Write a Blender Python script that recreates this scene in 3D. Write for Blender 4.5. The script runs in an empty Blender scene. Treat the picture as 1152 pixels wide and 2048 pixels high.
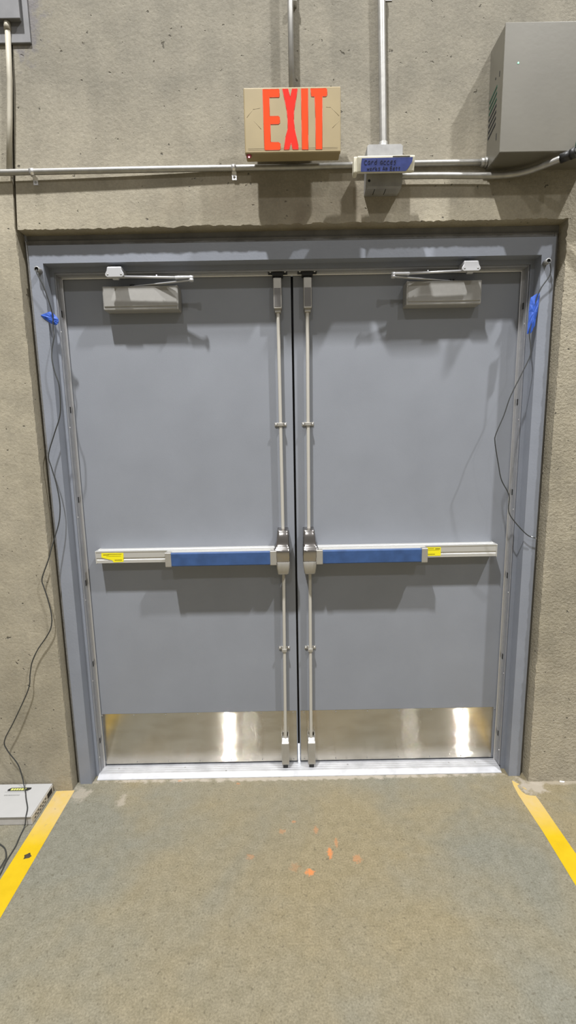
import bpy, bmesh, math, random
from mathutils import Vector, Matrix
random.seed(7)
scn = bpy.context.scene
COL = scn.collection
PI = math.pi

# ------------------------------------------------------------------ materials
def srgb(r, g, b):
    f = lambda c: (c/255/12.92) if c/255 <= .04045 else ((c/255+.055)/1.055)**2.4
    return (f(r), f(g), f(b), 1)

def mat(name, col, rough=.5, metal=0., noise=0., nscale=20., bump=0., bscale=200., aniso=0., tangent=None,
        emit=None, estr=1., spec=.5, coat=0.):
    m = bpy.data.materials.new(name); m.use_nodes = True
    nt = m.node_tree; n = nt.nodes; l = nt.links
    p = n['Principled BSDF']
    p.inputs['Base Color'].default_value = col
    p.inputs['Roughness'].default_value = rough
    p.inputs['Metallic'].default_value = metal
    p.inputs['Specular IOR Level'].default_value = spec
    p.inputs['Coat Weight'].default_value = coat
    tc = n.new('ShaderNodeTexCoord')
    if noise:
        t = n.new('ShaderNodeTexNoise'); t.inputs['Scale'].default_value = nscale; t.inputs['Detail'].default_value = 6
        l.new(tc.outputs['Object'], t.inputs['Vector'])
        r = n.new('ShaderNodeMapRange'); r.inputs[1].default_value = .3; r.inputs[2].default_value = .7
        r.inputs[3].default_value = 1-noise; r.inputs[4].default_value = 1+noise
        l.new(t.outputs['Fac'], r.inputs[0])
        v = n.new('ShaderNodeVectorMath'); v.operation = 'SCALE'; v.inputs[0].default_value = col[:3]
        l.new(r.outputs[0], v.inputs['Scale']); l.new(v.outputs[0], p.inputs['Base Color'])
    if bump:
        t = n.new('ShaderNodeTexNoise'); t.inputs['Scale'].default_value = bscale; t.inputs['Detail'].default_value = 4
        l.new(tc.outputs['Object'], t.inputs['Vector'])
        b = n.new('ShaderNodeBump'); b.inputs['Strength'].default_value = 1; b.inputs['Distance'].default_value = bump
        l.new(t.outputs['Fac'], b.inputs['Height']); l.new(b.outputs[0], p.inputs['Normal'])
    if aniso:
        p.inputs['Anisotropic'].default_value = aniso
        c = n.new('ShaderNodeCombineXYZ')
        for i in range(3): c.inputs[i].default_value = tangent[i]
        l.new(c.outputs[0], p.inputs['Tangent'])
    if emit:
        p.inputs['Emission Color'].default_value = emit; p.inputs['Emission Strength'].default_value = estr
    return m

def node_noise(nt, vec, scale, detail=6, rough=.5, dist=0.):
    t = nt.nodes.new('ShaderNodeTexNoise'); t.inputs['Scale'].default_value = scale
    t.inputs['Detail'].default_value = detail; t.inputs['Roughness'].default_value = rough
    t.inputs['Distortion'].default_value = dist
    nt.links.new(vec, t.inputs['Vector']); return t.outputs['Fac']
def node_ramp(nt, fac, stops):
    r = nt.nodes.new('ShaderNodeValToRGB'); e = r.color_ramp.elements
    while len(e) < len(stops): e.new(.5)
    for i, (p, c) in enumerate(stops): e[i].position = p; e[i].color = c
    nt.links.new(fac, r.inputs[0]); return r.outputs[0]
def node_mix(nt, fac, a, b, mode='MIX'):
    m = nt.nodes.new('ShaderNodeMix'); m.data_type = 'RGBA'; m.blend_type = mode
    for s, k in ((fac, 0), (a, 6), (b, 7)):
        if hasattr(s, 'links'): nt.links.new(s, m.inputs[k])
        else: m.inputs[k].default_value = s
    return m.outputs[2]
def node_map(nt, vec, scale=(1,1,1), loc=(0,0,0)):
    m = nt.nodes.new('ShaderNodeMapping'); m.inputs['Scale'].default_value = scale; m.inputs['Location'].default_value = loc
    nt.links.new(vec, m.inputs['Vector']); return m.outputs[0]
def node_math(nt, op, a, b=0., clamp=False):
    m = nt.nodes.new('ShaderNodeMath'); m.operation = op; m.use_clamp = clamp
    for s, k in ((a, 0), (b, 1)):
        if hasattr(s, 'links'): nt.links.new(s, m.inputs[k])
        else: m.inputs[k].default_value = s
    return m.outputs[0]
def node_blob(nt, vec, centre, rad, soft=.5, jag=0.):
    """1 inside a ragged spot around centre, 0 outside."""
    s = nt.nodes.new('ShaderNodeVectorMath'); s.operation = 'SUBTRACT'; s.inputs[1].default_value = centre
    nt.links.new(vec, s.inputs[0])
    d = nt.nodes.new('ShaderNodeVectorMath'); d.operation = 'DIVIDE'; d.inputs[1].default_value = rad
    nt.links.new(s.outputs[0], d.inputs[0])
    ln = nt.nodes.new('ShaderNodeVectorMath'); ln.operation = 'LENGTH'; nt.links.new(d.outputs[0], ln.inputs[0])
    f = ln.outputs['Value']
    if jag:
        nz = node_noise(nt, vec, jag, 4, .6)
        f = node_math(nt, 'ADD', f, node_math(nt, 'MULTIPLY', node_math(nt, 'SUBTRACT', nz, .5), 2.6))
    r = nt.nodes.new('ShaderNodeMapRange'); r.inputs[1].default_value = 1; r.inputs[2].default_value = 1-soft
    nt.links.new(f, r.inputs[0]); return r.outputs[0]

def concrete_wall_mat():
    m = bpy.data.materials.new('cast_concrete'); m.use_nodes = True; nt = m.node_tree; n = nt.nodes; l = nt.links
    p = n['Principled BSDF']; p.inputs['Roughness'].default_value = .85; p.inputs['Specular IOR Level'].default_value = .25
    tc = n.new('ShaderNodeTexCoord'); V = tc.outputs['Object']
    big = node_noise(nt, V, 1.3, 5, .55, .4)
    base = node_ramp(nt, big, [(.3, (.275, .247, .184, 1)), (.5, (.335, .300, .227, 1)), (.7, (.385, .345, .265, 1))])
    # greyer trowelled concrete above the opening, warmer towards the sides; top also darkened to offset lamp light
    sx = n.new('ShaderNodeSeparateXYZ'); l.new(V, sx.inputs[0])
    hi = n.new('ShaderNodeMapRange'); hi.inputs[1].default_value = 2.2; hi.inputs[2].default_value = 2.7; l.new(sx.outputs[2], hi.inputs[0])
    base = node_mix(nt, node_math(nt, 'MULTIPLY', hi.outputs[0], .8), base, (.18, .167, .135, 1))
    mid = node_noise(nt, V, 9, 6, .6)
    base = node_mix(nt, .75, base, node_ramp(nt, mid, [(.3, (.80, .80, .80, 1)), (.7, (1.16, 1.15, 1.13, 1))]), 'MULTIPLY')
    streak = node_noise(nt, node_map(nt, V, (14, 14, .8)), 1, 5, .6)
    base = node_mix(nt, .28, base, node_ramp(nt, streak, [(.32, (.78, .77, .74, 1)), (.5, (1, 1, 1, 1)), (.72, (1.15, 1.14, 1.12, 1))]), 'MULTIPLY')
    fine = node_noise(nt, V, 150, 5, .65)
    base = node_mix(nt, .5, base, node_ramp(nt, fine, [(.3, (.76, .76, .76, 1)), (.7, (1.2, 1.2, 1.2, 1))]), 'MULTIPLY')
    pit = node_noise(nt, node_map(nt, V, (1, 1, 1), (7, 3, 1)), 55, 2, .4)
    pitm = n.new('ShaderNodeMapRange'); pitm.inputs[1].default_value = .27; pitm.inputs[2].default_value = .22; l.new(pit, pitm.inputs[0])
    base = node_mix(nt, pitm.outputs[0], base, (.10, .09, .07, 1))
    # rust-brown stains over the middle of the lintel
    for c, r in (((.05, -.137, 2.30), (.5, .5, .12)), ((.03, -.137, 2.27), (.03, .5, .05))):
        base = node_mix(nt, node_math(nt, 'MULTIPLY', node_blob(nt, V, c, r, .9, 6), .35, True), base, (.16, .125, .09, 1))
    # violet-grey overspray round the plate in the upper left corner
    base = node_mix(nt, node_math(nt, 'MULTIPLY', node_blob(nt, V, (-.885, -.137, 2.9), (.075, .5, .14), .6, 40), .7, True), base, (.14, .132, .142, 1))
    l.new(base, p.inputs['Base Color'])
    b1 = node_noise(nt, V, 60, 5, .6); b2 = node_noise(nt, node_map(nt, V, (1, 1, 1.15)), 85, 5, .65)
    side = n.new('ShaderNodeMapRange'); side.inputs[1].default_value = .9; side.inputs[2].default_value = 1.0; l.new(sx.outputs[0], side.inputs[0])
    amp = node_math(nt, 'ADD', node_math(nt, 'MULTIPLY', side.outputs[0], 1.3), .6)
    h = node_math(nt, 'ADD', node_math(nt, 'MULTIPLY', b2, amp), node_math(nt, 'MULTIPLY', b1, .45))
    h = node_math(nt, 'SUBTRACT', h, node_math(nt, 'MULTIPLY', pitm.outputs[0], .6))
    b = n.new('ShaderNodeBump'); b.inputs['Strength'].default_value = .8; b.inputs['Distance'].default_value = .0032
    l.new(h, b.inputs['Height']); l.new(b.outputs[0], p.inputs['Normal'])
    return m

def floor_mat():
    m = bpy.data.materials.new('sealed_concrete_floor'); m.use_nodes = True; nt = m.node_tree; n = nt.nodes; l = nt.links
    p = n['Principled BSDF']; p.inputs['Specular IOR Level'].default_value = .35
    tc = n.new('ShaderNodeTexCoord'); V = tc.outputs['Object']
    big = node_noise(nt, V, 1.5, 4, .55, .6)
    base = node_ramp(nt, big, [(.38, (.178, .172, .138, 1)), (.6, (.222, .188, .118, 1))])
    # worn brown walking lane in the middle, greyer at the sides
    lane = node_blob(nt, V, (.0, -1.1, 0), (.75, 1.4, 1), .8, 2.)
    base = node_mix(nt, node_math(nt, 'MULTIPLY', lane, .55, True), base, (.215, .177, .105, 1))
    bare = node_noise(nt, node_map(nt, V, (1, 1, 1), (3, 5, 0)), 2.6, 5, .6)
    bm = n.new('ShaderNodeMapRange'); bm.inputs[1].default_value = .52; bm.inputs[2].default_value = .68; l.new(bare, bm.inputs[0])
    base = node_mix(nt, node_math(nt, 'MULTIPLY', bm.outputs[0], .35), base, (.19, .183, .148, 1))
    fine = node_noise(nt, V, 170, 5, .7)
    base = node_mix(nt, .75, base, node_ramp(nt, fine, [(.32, (.62, .61, .57, 1)), (.68, (1.32, 1.32, 1.30, 1))]), 'MULTIPLY')
    med = node_noise(nt, V, 28, 4, .65)
    base = node_mix(nt, .7, base, node_ramp(nt, med, [(.3, (.84, .83, .80, 1)), (.7, (1.14, 1.13, 1.13, 1))]), 'MULTIPLY')
    dark = node_noise(nt, node_map(nt, V, (1, 1, 1), (11, 2, 0)), 75, 3, .55)
    dm = n.new('ShaderNodeMapRange'); dm.inputs[1].default_value = .61; dm.inputs[2].default_value = .70; l.new(dark, dm.inputs[0])
    base = node_mix(nt, node_math(nt, 'MULTIPLY', dm.outputs[0], .55), base, (.085, .07, .045, 1))
    # pale plaster crumbs along the threshold and beside the right tape
    for c, r, a in (((0, -.088, 0), (1.0, .016, 1), .8), ((-.94, -.16, 0), (.05, .05, 1), .5), ((.985, -.165, 0), (.07, .055, 1), .75),
                    ((1.1, -.14, 0), (.2, .02, 1), .5), ((-.75, -.2, 0), (.02, .05, 1), .5)):
        base = node_mix(nt, node_math(nt, 'MULTIPLY', node_blob(nt, V, c, r, .5, 30), a, True), base, (.38, .335, .275, 1))
    # orange marking paint flecks
    for x, y, rx, ry, a in ((.099,-.472,.011,.028,.95), (.022,-.551,.018,.016,1), (.194,-.500,.018,.022,.4), (-.191,-.483,.018,.012,.28),
                            (.054,-.371,.012,.022,.35), (-.075,-.375,.016,.014,.28), (-.03,-.33,.008,.008,.4), (.125,-.43,.008,.022,.4), (-.03,-.53,.02,.02,.18),
                            (-.53,-.09,.01,.006,.5), (-.45,-1.08,.012,.01,.35), (-.27,-.115,.01,.008,.35)):
        base = node_mix(nt, node_math(nt, 'MULTIPLY', node_blob(nt, V, (x, y, 0), (rx, ry, 1), .5, 90), a, True), base, (.50, .19, .065, 1))
    l.new(base, p.inputs['Base Color'])
    r = n.new('ShaderNodeMapRange'); r.inputs[1].default_value = .3; r.inputs[2].default_value = .7; r.inputs[3].default_value = .42; r.inputs[4].default_value = .62
    l.new(med, r.inputs[0]); l.new(r.outputs[0], p.inputs['Roughness'])
    b = n.new('ShaderNodeBump'); b.inputs['Strength'].default_value = .5; b.inputs['Distance'].default_value = .001
    l.new(fine, b.inputs['Height']); l.new(b.outputs[0], p.inputs['Normal'])
    return m

def floor_tape_mat():
    m = bpy.data.materials.new('yellow_floor_tape'); m.use_nodes = True; nt = m.node_tree; n = nt.nodes; l = nt.links
    p = n['Principled BSDF']; p.inputs['Roughness'].default_value = .5; p.inputs['Specular IOR Level'].default_value = .3
    tc = n.new('ShaderNodeTexCoord'); V = tc.outputs['Object']
    a = node_noise(nt, V, 14, 5, .6)
    base = node_ramp(nt, a, [(.3, (.49, .325, .004, 1)), (.7, (.56, .375, .008, 1))])
    # worn and dusty towards the door wall
    sx = n.new('ShaderNodeSeparateXYZ'); l.new(V, sx.inputs[0])
    w = n.new('ShaderNodeMapRange'); w.inputs[1].default_value = -.42; w.inputs[2].default_value = -.26; l.new(sx.outputs[1], w.inputs[0])
    nz = node_noise(nt, V, 30, 5, .6)
    wf = node_math(nt, 'MULTIPLY', w.outputs[0], node_math(nt, 'ADD', nz, .3), True)
    base = node_mix(nt, wf, base, (.50, .37, .17, 1))
    sc = node_noise(nt, node_map(nt, V, (1, 1, 1), (1, 2, 0)), 45, 4, .6)
    sm = n.new('ShaderNodeMapRange'); sm.inputs[1].default_value = .64; sm.inputs[2].default_value = .72; l.new(sc, sm.inputs[0])
    base = node_mix(nt, node_math(nt, 'MULTIPLY', sm.outputs[0], node_math(nt, 'ADD', node_math(nt, 'MULTIPLY', w.outputs[0], .6), .12)), base, (.25, .21, .15, 1))
    l.new(base, p.inputs['Base Color'])
    return m

M = {}
M['concrete'] = concrete_wall_mat()
M['floor'] = floor_mat()
M['ftape'] = floor_tape_mat()
M['door'] = mat('grey_door_paint', (.230, .242, .268, 1), .42, noise=.045, nscale=5, bump=.00025, bscale=260)
M['frame'] = mat('grey_frame_paint', (.225, .240, .275, 1), .38, noise=.05, nscale=9, bump=.0004, bscale=120)
M['caulk'] = mat('grey_brown_caulk', (.17, .165, .155, 1), .7, noise=.2, nscale=14, bump=.002, bscale=60)
M['alu'] = mat('mill_aluminium', (.33, .335, .355, 1), .42, .4, noise=.06, nscale=30)
M['alu_bright'] = mat('bright_aluminium', (.80, .79, .78, 1), .3, .85)
M['thresh'] = mat('threshold_aluminium', (.50, .50, .515, 1), .45, .45, noise=.14, nscale=18, bump=.0003, bscale=90)
def brushed_mat():
    """stainless sheet brushed horizontally: micro-normals tilt only up and down"""
    m = mat('brushed_stainless', (.60, .565, .49, 1), .065, 1.); nt = m.node_tree; n = nt.nodes; l = nt.links
    tc = n.new('ShaderNodeTexCoord'); V = tc.outputs['Object']
    wn = n.new('ShaderNodeTexWhiteNoise'); wn.noise_dimensions = '3D'
    l.new(node_map(nt, V, (900, 900, 900)), wn.inputs['Vector'])
    t = node_math(nt, 'SUBTRACT', node_math(nt, 'MULTIPLY', wn.outputs['Value'], 2.), 1.)
    t3 = node_math(nt, 'POWER', node_math(nt, 'ABSOLUTE', t), 8.); t3 = node_math(nt, 'MULTIPLY', t3, t)
    sl = node_math(nt, 'ADD', node_math(nt, 'MULTIPLY', t, .12), node_math(nt, 'MULTIPLY', t3, 2.2))
    c = n.new('ShaderNodeCombineXYZ'); c.inputs[0].default_value = 0; c.inputs[1].default_value = -1; l.new(sl, c.inputs[2])
    v = n.new('ShaderNodeVectorMath'); v.operation = 'NORMALIZE'; l.new(c.outputs[0], v.inputs[0])
    l.new(v.outputs[0], n['Principled BSDF'].inputs['Normal'])
    sm = node_noise(nt, node_map(nt, V, (3, 1, 9)), 2, 4, .5)
    l.new(node_ramp(nt, sm, [(.35, (.47, .435, .36, 1)), (.6, (.55, .515, .44, 1))]), n['Principled BSDF'].inputs['Base Color'])
    return m
M['kick'] = brushed_mat()
M['bar'] = mat('satin_aluminium_bar', (.62, .61, .58, 1), .4, .55)
M['padblue'] = mat('blue_plastic_pad', (.034, .078, .20, 1), .4, noise=.16, nscale=25)
M['cast'] = mat('polished_cast_steel', (.42, .395, .375, 1), .17, 1., noise=.04, nscale=40)
M['rod'] = mat('painted_beige_rod', (.50, .475, .42, 1), .45, .15)
M['case'] = mat('brushed_latch_case', (.44, .42, .38, 1), .42, .6, noise=.04, nscale=60)
M['closer'] = mat('silver_grey_closer', (.33, .32, .30, 1), .5, .1, noise=.04, nscale=60)
M['latch_reflect'] = mat('steel_dark_reflection', (.20, .19, .18, 1), .35, .7)  # dark colour stands in for the reflection on the latch cover
M['arm'] = mat('silver_closer_arm', (.55, .55, .56, 1), .35, .4)
M['black'] = mat('black_enamel', (.018, .018, .018, 1), .45)
M['darkhole'] = mat('dark_opening', (.012, .012, .012, 1), .9)
M['cable'] = mat('charcoal_cable_jacket', (.035, .037, .035, 1), .5)
M['bluetape'] = mat('blue_painters_tape', (.022, .085, .42, 1), .6, noise=.18, nscale=45, bump=.0008, bscale=60)
M['bluetape2'] = mat('dull_blue_painters_tape', (.045, .065, .24, 1), .6, noise=.2, nscale=40, bump=.0005, bscale=60)
M['ink'] = mat('black_marker_ink', (.012, .014, .035, 1), .6)
M['galv'] = mat('galvanised_conduit', (.36, .35, .325, 1), .42, .6, noise=.12, nscale=35)
M['galvbox'] = mat('galvanised_box', (.30, .295, .285, 1), .55, .45, noise=.18, nscale=22)
M['tancond'] = mat('tan_painted_conduit', (.36, .33, .26, 1), .6, noise=.08, nscale=30)
M['signbeige'] = mat('aged_beige_plastic', (.285, .222, .112, 1), .5, noise=.06, nscale=14)
M['signdark'] = mat('beige_groove', (.27, .215, .12, 1), .6)
M['ledE'] = mat('orange_red_lit_letter', (.03, .003, .002, 1), .7, emit=(1, .095, .018, 1), estr=.95, spec=.1)
M['ledX'] = mat('red_lit_letter', (.03, .003, .002, 1), .7, emit=(1, .038, .022, 1), estr=.95, spec=.1)
M['ledrim'] = mat('dark_red_letter_rim', (.30, .03, .02, 1), .5, emit=(.62, .05, .02, 1), estr=.6)
M['redlamp'] = mat('lit_red_indicator', (.6, .1, .1, 1), .3, emit=(1, .45, .5, 1), estr=2.)
M['redlens'] = mat('red_indicator_lens', (.30, .035, .05, 1), .3)
M['cream'] = mat('cream_reader_plastic', (.56, .53, .42, 1), .45)
M['cover'] = mat('olive_grey_enclosure', (.142, .132, .106, 1), .38, noise=.07, nscale=6, bump=.0002, bscale=60)
M['green'] = mat('green_circuit_board', (.01, .06, .035, 1), .5)
M['greenled'] = mat('lit_green_indicator', (.2, .6, .4, 1), .4, emit=(.35, 1, .6, 1), estr=1.2)
M['violet'] = mat('violet_grey_paint', (.15, .148, .15, 1), .6, noise=.1, nscale=25)
M['whitebox'] = mat('white_box_lid', (.39, .385, .375, 1), .5, noise=.02, nscale=20)
M['whiteside'] = mat('off_white_box_side', (.46, .44, .41, 1), .5, noise=.06, nscale=40)
M['yellow'] = mat('yellow_sticker', (.80, .70, .01, 1), .5)
M['logoy'] = mat('yellow_green_print', (.55, .56, .16, 1), .5)
M['greyink'] = mat('grey_print', (.22, .22, .21, 1), .6)
M['ink2'] = mat('dark_olive_print', (.20, .17, .01, 1), .6)
M['scrap'] = mat('white_paper_scrap', (.8, .78, .74, 1), .7)
M['debris'] = mat('dark_brown_debris', (.045, .035, .02, 1), .8)
M['slab'] = mat('pale_outdoor_slab', (.6, .6, .6, 1), .8, noise=.05, nscale=10)

# ------------------------------------------------------------------ mesh helpers (all coordinates in metres, world space)
class MB:
    def __init__(s): s.bm = bmesh.new()
    def _merge(s, b):
        me = bpy.data.meshes.new('tmp'); b.to_mesh(me); b.free(); s.bm.from_mesh(me); bpy.data.meshes.remove(me); return s
    def box(s, x0, x1, y0, y1, z0, z1, bev=0., seg=2):
        b = bmesh.new()
        vs = [b.verts.new((x, y, z)) for x in (x0, x1) for y in (y0, y1) for z in (z0, z1)]
        for f in ((0,1,3,2), (4,6,7,5), (0,4,5,1), (2,3,7,6), (0,2,6,4), (1,5,7,3)): b.faces.new([vs[i] for i in f])
        bmesh.ops.recalc_face_normals(b, faces=b.faces)
        if bev: bmesh.ops.bevel(b, geom=list(b.edges), offset=bev, segments=seg, profile=.5, affect='EDGES')
        return s._merge(b)
    def prism(s, pts, axis, a, b_, bev=0., seg=2):
        """extrude a 2D outline along axis ('x': pts are (y,z); 'y': (x,z); 'z': (x,y)) from a to b_."""
        b = bmesh.new()
        def P(p, t): return {'x': (t, p[0], p[1]), 'y': (p[0], t, p[1]), 'z': (p[0], p[1], t)}[axis]
        v0 = [b.verts.new(P(p, a)) for p in pts]; v1 = [b.verts.new(P(p, b_)) for p in pts]
        b.faces.new(v0); b.faces.new(v1[::-1])
        for i in range(len(pts)):
            j = (i+1) % len(pts); b.faces.new((v0[i], v1[i], v1[j], v0[j]))
        bmesh.ops.recalc_face_normals(b, faces=b.faces)
        if bev: bmesh.ops.bevel(b, geom=list(b.edges), offset=bev, segments=seg, profile=.5, affect='EDGES')
        return s._merge(b)
    def loft(s, rings, cap=True):
        b = bmesh.new(); R = [[b.verts.new(p) for p in r] for r in rings]; k = len(R[0])
        for i in range(len(R)-1):
            for j in range(k): b.faces.new((R[i][j], R[i][(j+1) % k], R[i+1][(j+1) % k], R[i+1][j]))
        if cap: b.faces.new(R[0][::-1]); b.faces.new(R[-1])
        bmesh.ops.recalc_face_normals(b, faces=b.faces)
        for f in b.faces: f.smooth = len(f.verts) == 4
        return s._merge(b)
    def tube(s, path, r, n=10, cap=True):
        """round tube through 3D points"""
        pts = [Vector(p) for p in path]; rings = []; u = None
        for i, p in enumerate(pts):
            t = (pts[min(i+1, len(pts)-1)]-pts[max(i-1, 0)]).normalized()
            if u is None:
                u = t.orthogonal().normalized()
            u = (u - t*u.dot(t)).normalized(); w = t.cross(u)
            rr = r[i] if isinstance(r, (list, tuple)) else r
            rings.append([p + (u*math.cos(2*PI*k/n) + w*math.sin(2*PI*k/n))*rr for k in range(n)])
        return s.loft(rings, cap)
    def cyl(s, a, b, r, n=20): return s.tube([a, b], r, n)
    def ring(s, a, b, r0, r1, n=20):
        """open pipe from a to b: outer radius r1, inner r0"""
        a = Vector(a); b = Vector(b); t = (b-a).normalized(); u = t.orthogonal().normalized(); w = t.cross(u)
        def rg(c, r): return [c + (u*math.cos(2*PI*k/n) + w*math.sin(2*PI*k/n))*r for k in range(n)]
        return s.loft([rg(a, r0), rg(a, r1), rg(b, r1), rg(b, r0)], False)
    def dome(s, c, r, d, axis=(0,-1,0), n=12):
        """screw head / button: shallow dome of radius r and height d on point c"""
        c = Vector(c); t = Vector(axis).normalized(); u = t.orthogonal().normalized(); w = t.cross(u)
        rg = []
        for q in (0, .45, .8, .97):
            rr = r*math.sqrt(max(0, 1-q*q)) if q else r
            rg.append([c + t*d*q + (u*math.cos(2*PI*k/n) + w*math.sin(2*PI*k/n))*rr for k in range(n)])
        return s.loft(rg)
    def build(s, name, m, parent=None):
        me = bpy.data.meshes.new(name)
        off = Vector((0, 0, 0)); q = parent
        while q is not None: off += q.location; q = q.parent
        bmesh.ops.translate(s.bm, verts=s.bm.verts, vec=-off)
        s.bm.to_mesh(me); s.bm.free(); me.materials.append(m)
        o = bpy.data.objects.new(name, me); COL.objects.link(o)
        if parent: o.parent = parent
        return o

def tag(o, label=None, cat=None, group=None, kind=None):
    if label: o['label'] = label
    if cat: o['category'] = cat
    if group: o['group'] = group
    if kind: o['kind'] = kind
    return o
def thing(name, label, cat, loc, group=None, kind=None):
    o = bpy.data.objects.new(name, None); o.empty_display_size = .05; COL.objects.link(o); o.location = loc
    return tag(o, label, cat, group, kind)
def smooth_path(pts, n=8):
    P = [Vector(p) for p in pts]; P = [P[0]*2-P[1]] + P + [P[-1]*2-P[-2]]; out = []
    for i in range(1, len(P)-2):
        a, b, c, d = P[i-1:i+3]
        for k in range(n):
            t = k/n
            out.append(.5*((2*b) + (c-a)*t + (2*a-5*b+4*c-d)*t*t + (3*b-a-3*c+d)*t**3))
    out.append(P[-2]); return out

WY = -.137           # face of the concrete wall
FY = -.100           # face of the steel frame

# ------------------------------------------------------------------ setting
mb = MB()
mb.box(-6, 6, -12, .06, -.2, 0); fl = mb.build('floor', M['floor']); tag(fl, 'tan grey sealed concrete floor with orange paint flecks in front of the doors', 'floor', kind='structure')

LX, RX, TZ = -.984, .987, 2.241
STRAIGHT = {}
def jag(a, b, n, amp, out):
    """points from a to b, chipped along direction out; remembers the straight line for the depth of the reveal"""
    r = []; w = 0
    for i in range(n):
        t = i/n; w = .45*w + random.uniform(-1, 1)*amp
        if random.random() < .04: w += random.uniform(-1.8, 1.8)*amp
        if i == 0: w = 0
        p = (a[0]+(b[0]-a[0])*t, a[1]+(b[1]-a[1])*t)
        q = (p[0]+out[0]*w, p[1]+out[1]*w); STRAIGHT[q] = p; r.append(q)
    return r
def wall_piece(mb, outer, back=.25):
    """front outline with a chipped lip, straightening 8 mm into the depth"""
    bm_ = bmesh.new()
    rows = [[bm_.verts.new((p[0], WY, p[1])) for p in outer]]
    for y in (WY+.008, back):
        rows.append([bm_.verts.new((STRAIGHT.get(p, p)[0], y, STRAIGHT.get(p, p)[1])) for p in outer])
    bm_.faces.new(rows[0]); bm_.faces.new(rows[-1][::-1]); k = len(outer)
    for i in range(2):
        for j in range(k): bm_.faces.new((rows[i][j], rows[i][(j+1) % k], rows[i+1][(j+1) % k], rows[i+1][j]))
    bmesh.ops.recalc_face_normals(bm_, faces=bm_.faces); mb._merge(bm_)
mb = MB()
left_outline = jag((LX+.002, 0), (LX, TZ), 150, .0020, (1, 0)) + [(LX-.002, TZ), (-.9745, 2.43), (-.940, 2.81), (-.905, 3.2), (-.905, 4.4), (-5, 4.4), (-5, 0)]
wall_piece(mb, left_outline)
g = .010
right_outline = ([(5, 0), (5, 4.4), (-.905+g, 4.4), (-.905+g, 3.2), (-.940+g, 2.81), (-.9745+g, 2.43)] + jag((LX+g-.002, TZ-.004), (RX, TZ+.003), 220, .0026, (0, 1))
                 + jag((RX, TZ+.003), (RX, 0), 200, .0024, (1, 0)) + [(RX, 0)])
wall_piece(mb, right_outline)
mb.prism([(-.99, TZ+.01), (-.89, 4.4), (-.93, 4.4), (-1.02, TZ+.01)], 'y', WY+.002, .2)   # back of the joint
w = mb.build('wall_back', M['concrete']); tag(w, 'rough tan concrete wall around the grey double door', 'wall', kind='structure')

mb = MB(); mb.box(-2.5, 2.5, .06, 3, -.2, -.004)
tag(mb.build('floor_outside', M['slab']), 'pale slab outdoors glimpsed through the gap under the doors', 'ground', kind='structure')

# ------------------------------------------------------------------ steel door frame
fr = thing('trim_1', 'blue-grey painted steel frame around the double doors', 'door frame', (0, FY, 0), kind='structure')
mb = MB()
for s in (-1, 1):
    X = lambda v: s*v + .002
    # section: face, rabbet return, stop face, soffit (y, x) swept up the jamb
    sec = [(X(.966), FY), (X(.9165), FY), (X(.9165), -.052), (X(.9015), -.052), (X(.9015), .004), (X(.9165), .004), (X(.9165), .06), (X(.966), .06)]
    top = [(X(.966), 2.197), (X(.9165), 2.1355), (X(.9165), 2.1355), (X(.9015), 2.119), (X(.9015), 2.119), (X(.9165), 2.1355), (X(.9165), 2.1355), (X(.966), 2.197)]
    zs = [0, 0, 0, 0, 0, 0, 0, 0]
    a = [(p[0], p[1], 0) for p in sec]; b = [(p[0], p[1], t[1]) for p, t in zip(sec, top)]
    mb.loft([a, b])
hd = [(FY, 2.1355), (-.052, 2.1355), (-.052, 2.119), (.004, 2.119), (.004, 2.1355), (.06, 2.1355), (.06, 2.197), (FY, 2.197)]
hl = lambda z: {2.1355: .9165, 2.119: .9015, 2.197: .966}[z]
mb.loft([[(.002-hl(z), y, z) for y, z in hd], [(.002+hl(z), y, z) for y, z in hd]])
o = mb.build('frame_profile', M['frame'], fr)
for f in o.data.polygons: f.use_smooth = False
# stepped filler between frame and concrete
mb = MB()
mb.box(-.963, .966, -.088, .05, 2.197, 2.216)
mb.box(-.985, .988, -.078, .05, 2.216, 2.243)
mb.box(-.976, -.9635, -.088, .05, 0, 2.216); mb.box(.9675, .978, -.088, .05, 0, 2.216)
mb.box(-.987, -.975, -.075, .05, 0, 2.24); mb.box(.977, .990, -.075, .05, 0, 2.24)
mb.build('perimeter_sealant', M['caulk'], fr)
# door weather strips: retainer on the soffit plus bright lip
for s in (-1, 1):
    X = lambda v: s*v + .001
    mb = MB(); x0, x1 = sorted((X(.9015), X(.8975))); mb.box(x0, x1, -.046, -.010, .012, 2.119, .0008, 1)
    x0, x1 = sorted((X(.9005), X(.8962))); mb.box(x0, x1, -.032, -.028, .012, 2.117)
    st = mb.build('weather_strip', M['alu'], fr)
    mb = MB(); x0, x1 = sorted((X(.9015), X(.888))); mb.box(x0, x1, -.011, -.004, .012, 2.117, .002, 2)
    mb.build('sealing_lip', M['alu_bright'], st)
    for z in (1.977, 1.612, 1.248, .891, .523, .154):
        mb = MB(); x0, x1 = sorted((X(.8980), X(.8966))); mb.box(x0, x1, -.028, -.016, z-.012, z+.012)
        mb.build('slot', M['darkhole'], st)
        mb = MB(); mb.dome((X(.8975), -.0385, z-.07), .0035, .0018, (-s, 0, 0), 10); mb.build('screw', M['alu_bright'], st)
mb = MB(); mb.box(-.896, .898, -.046, -.010, 2.113, 2.119, .0008, 1); st = mb.build('weather_strip', M['alu'], fr)
mb = MB(); mb.box(-.888, .890, -.012, -.004, 2.106, 2.119, .002, 2); mb.build('sealing_lip', M['alu_bright'], st)
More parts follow.
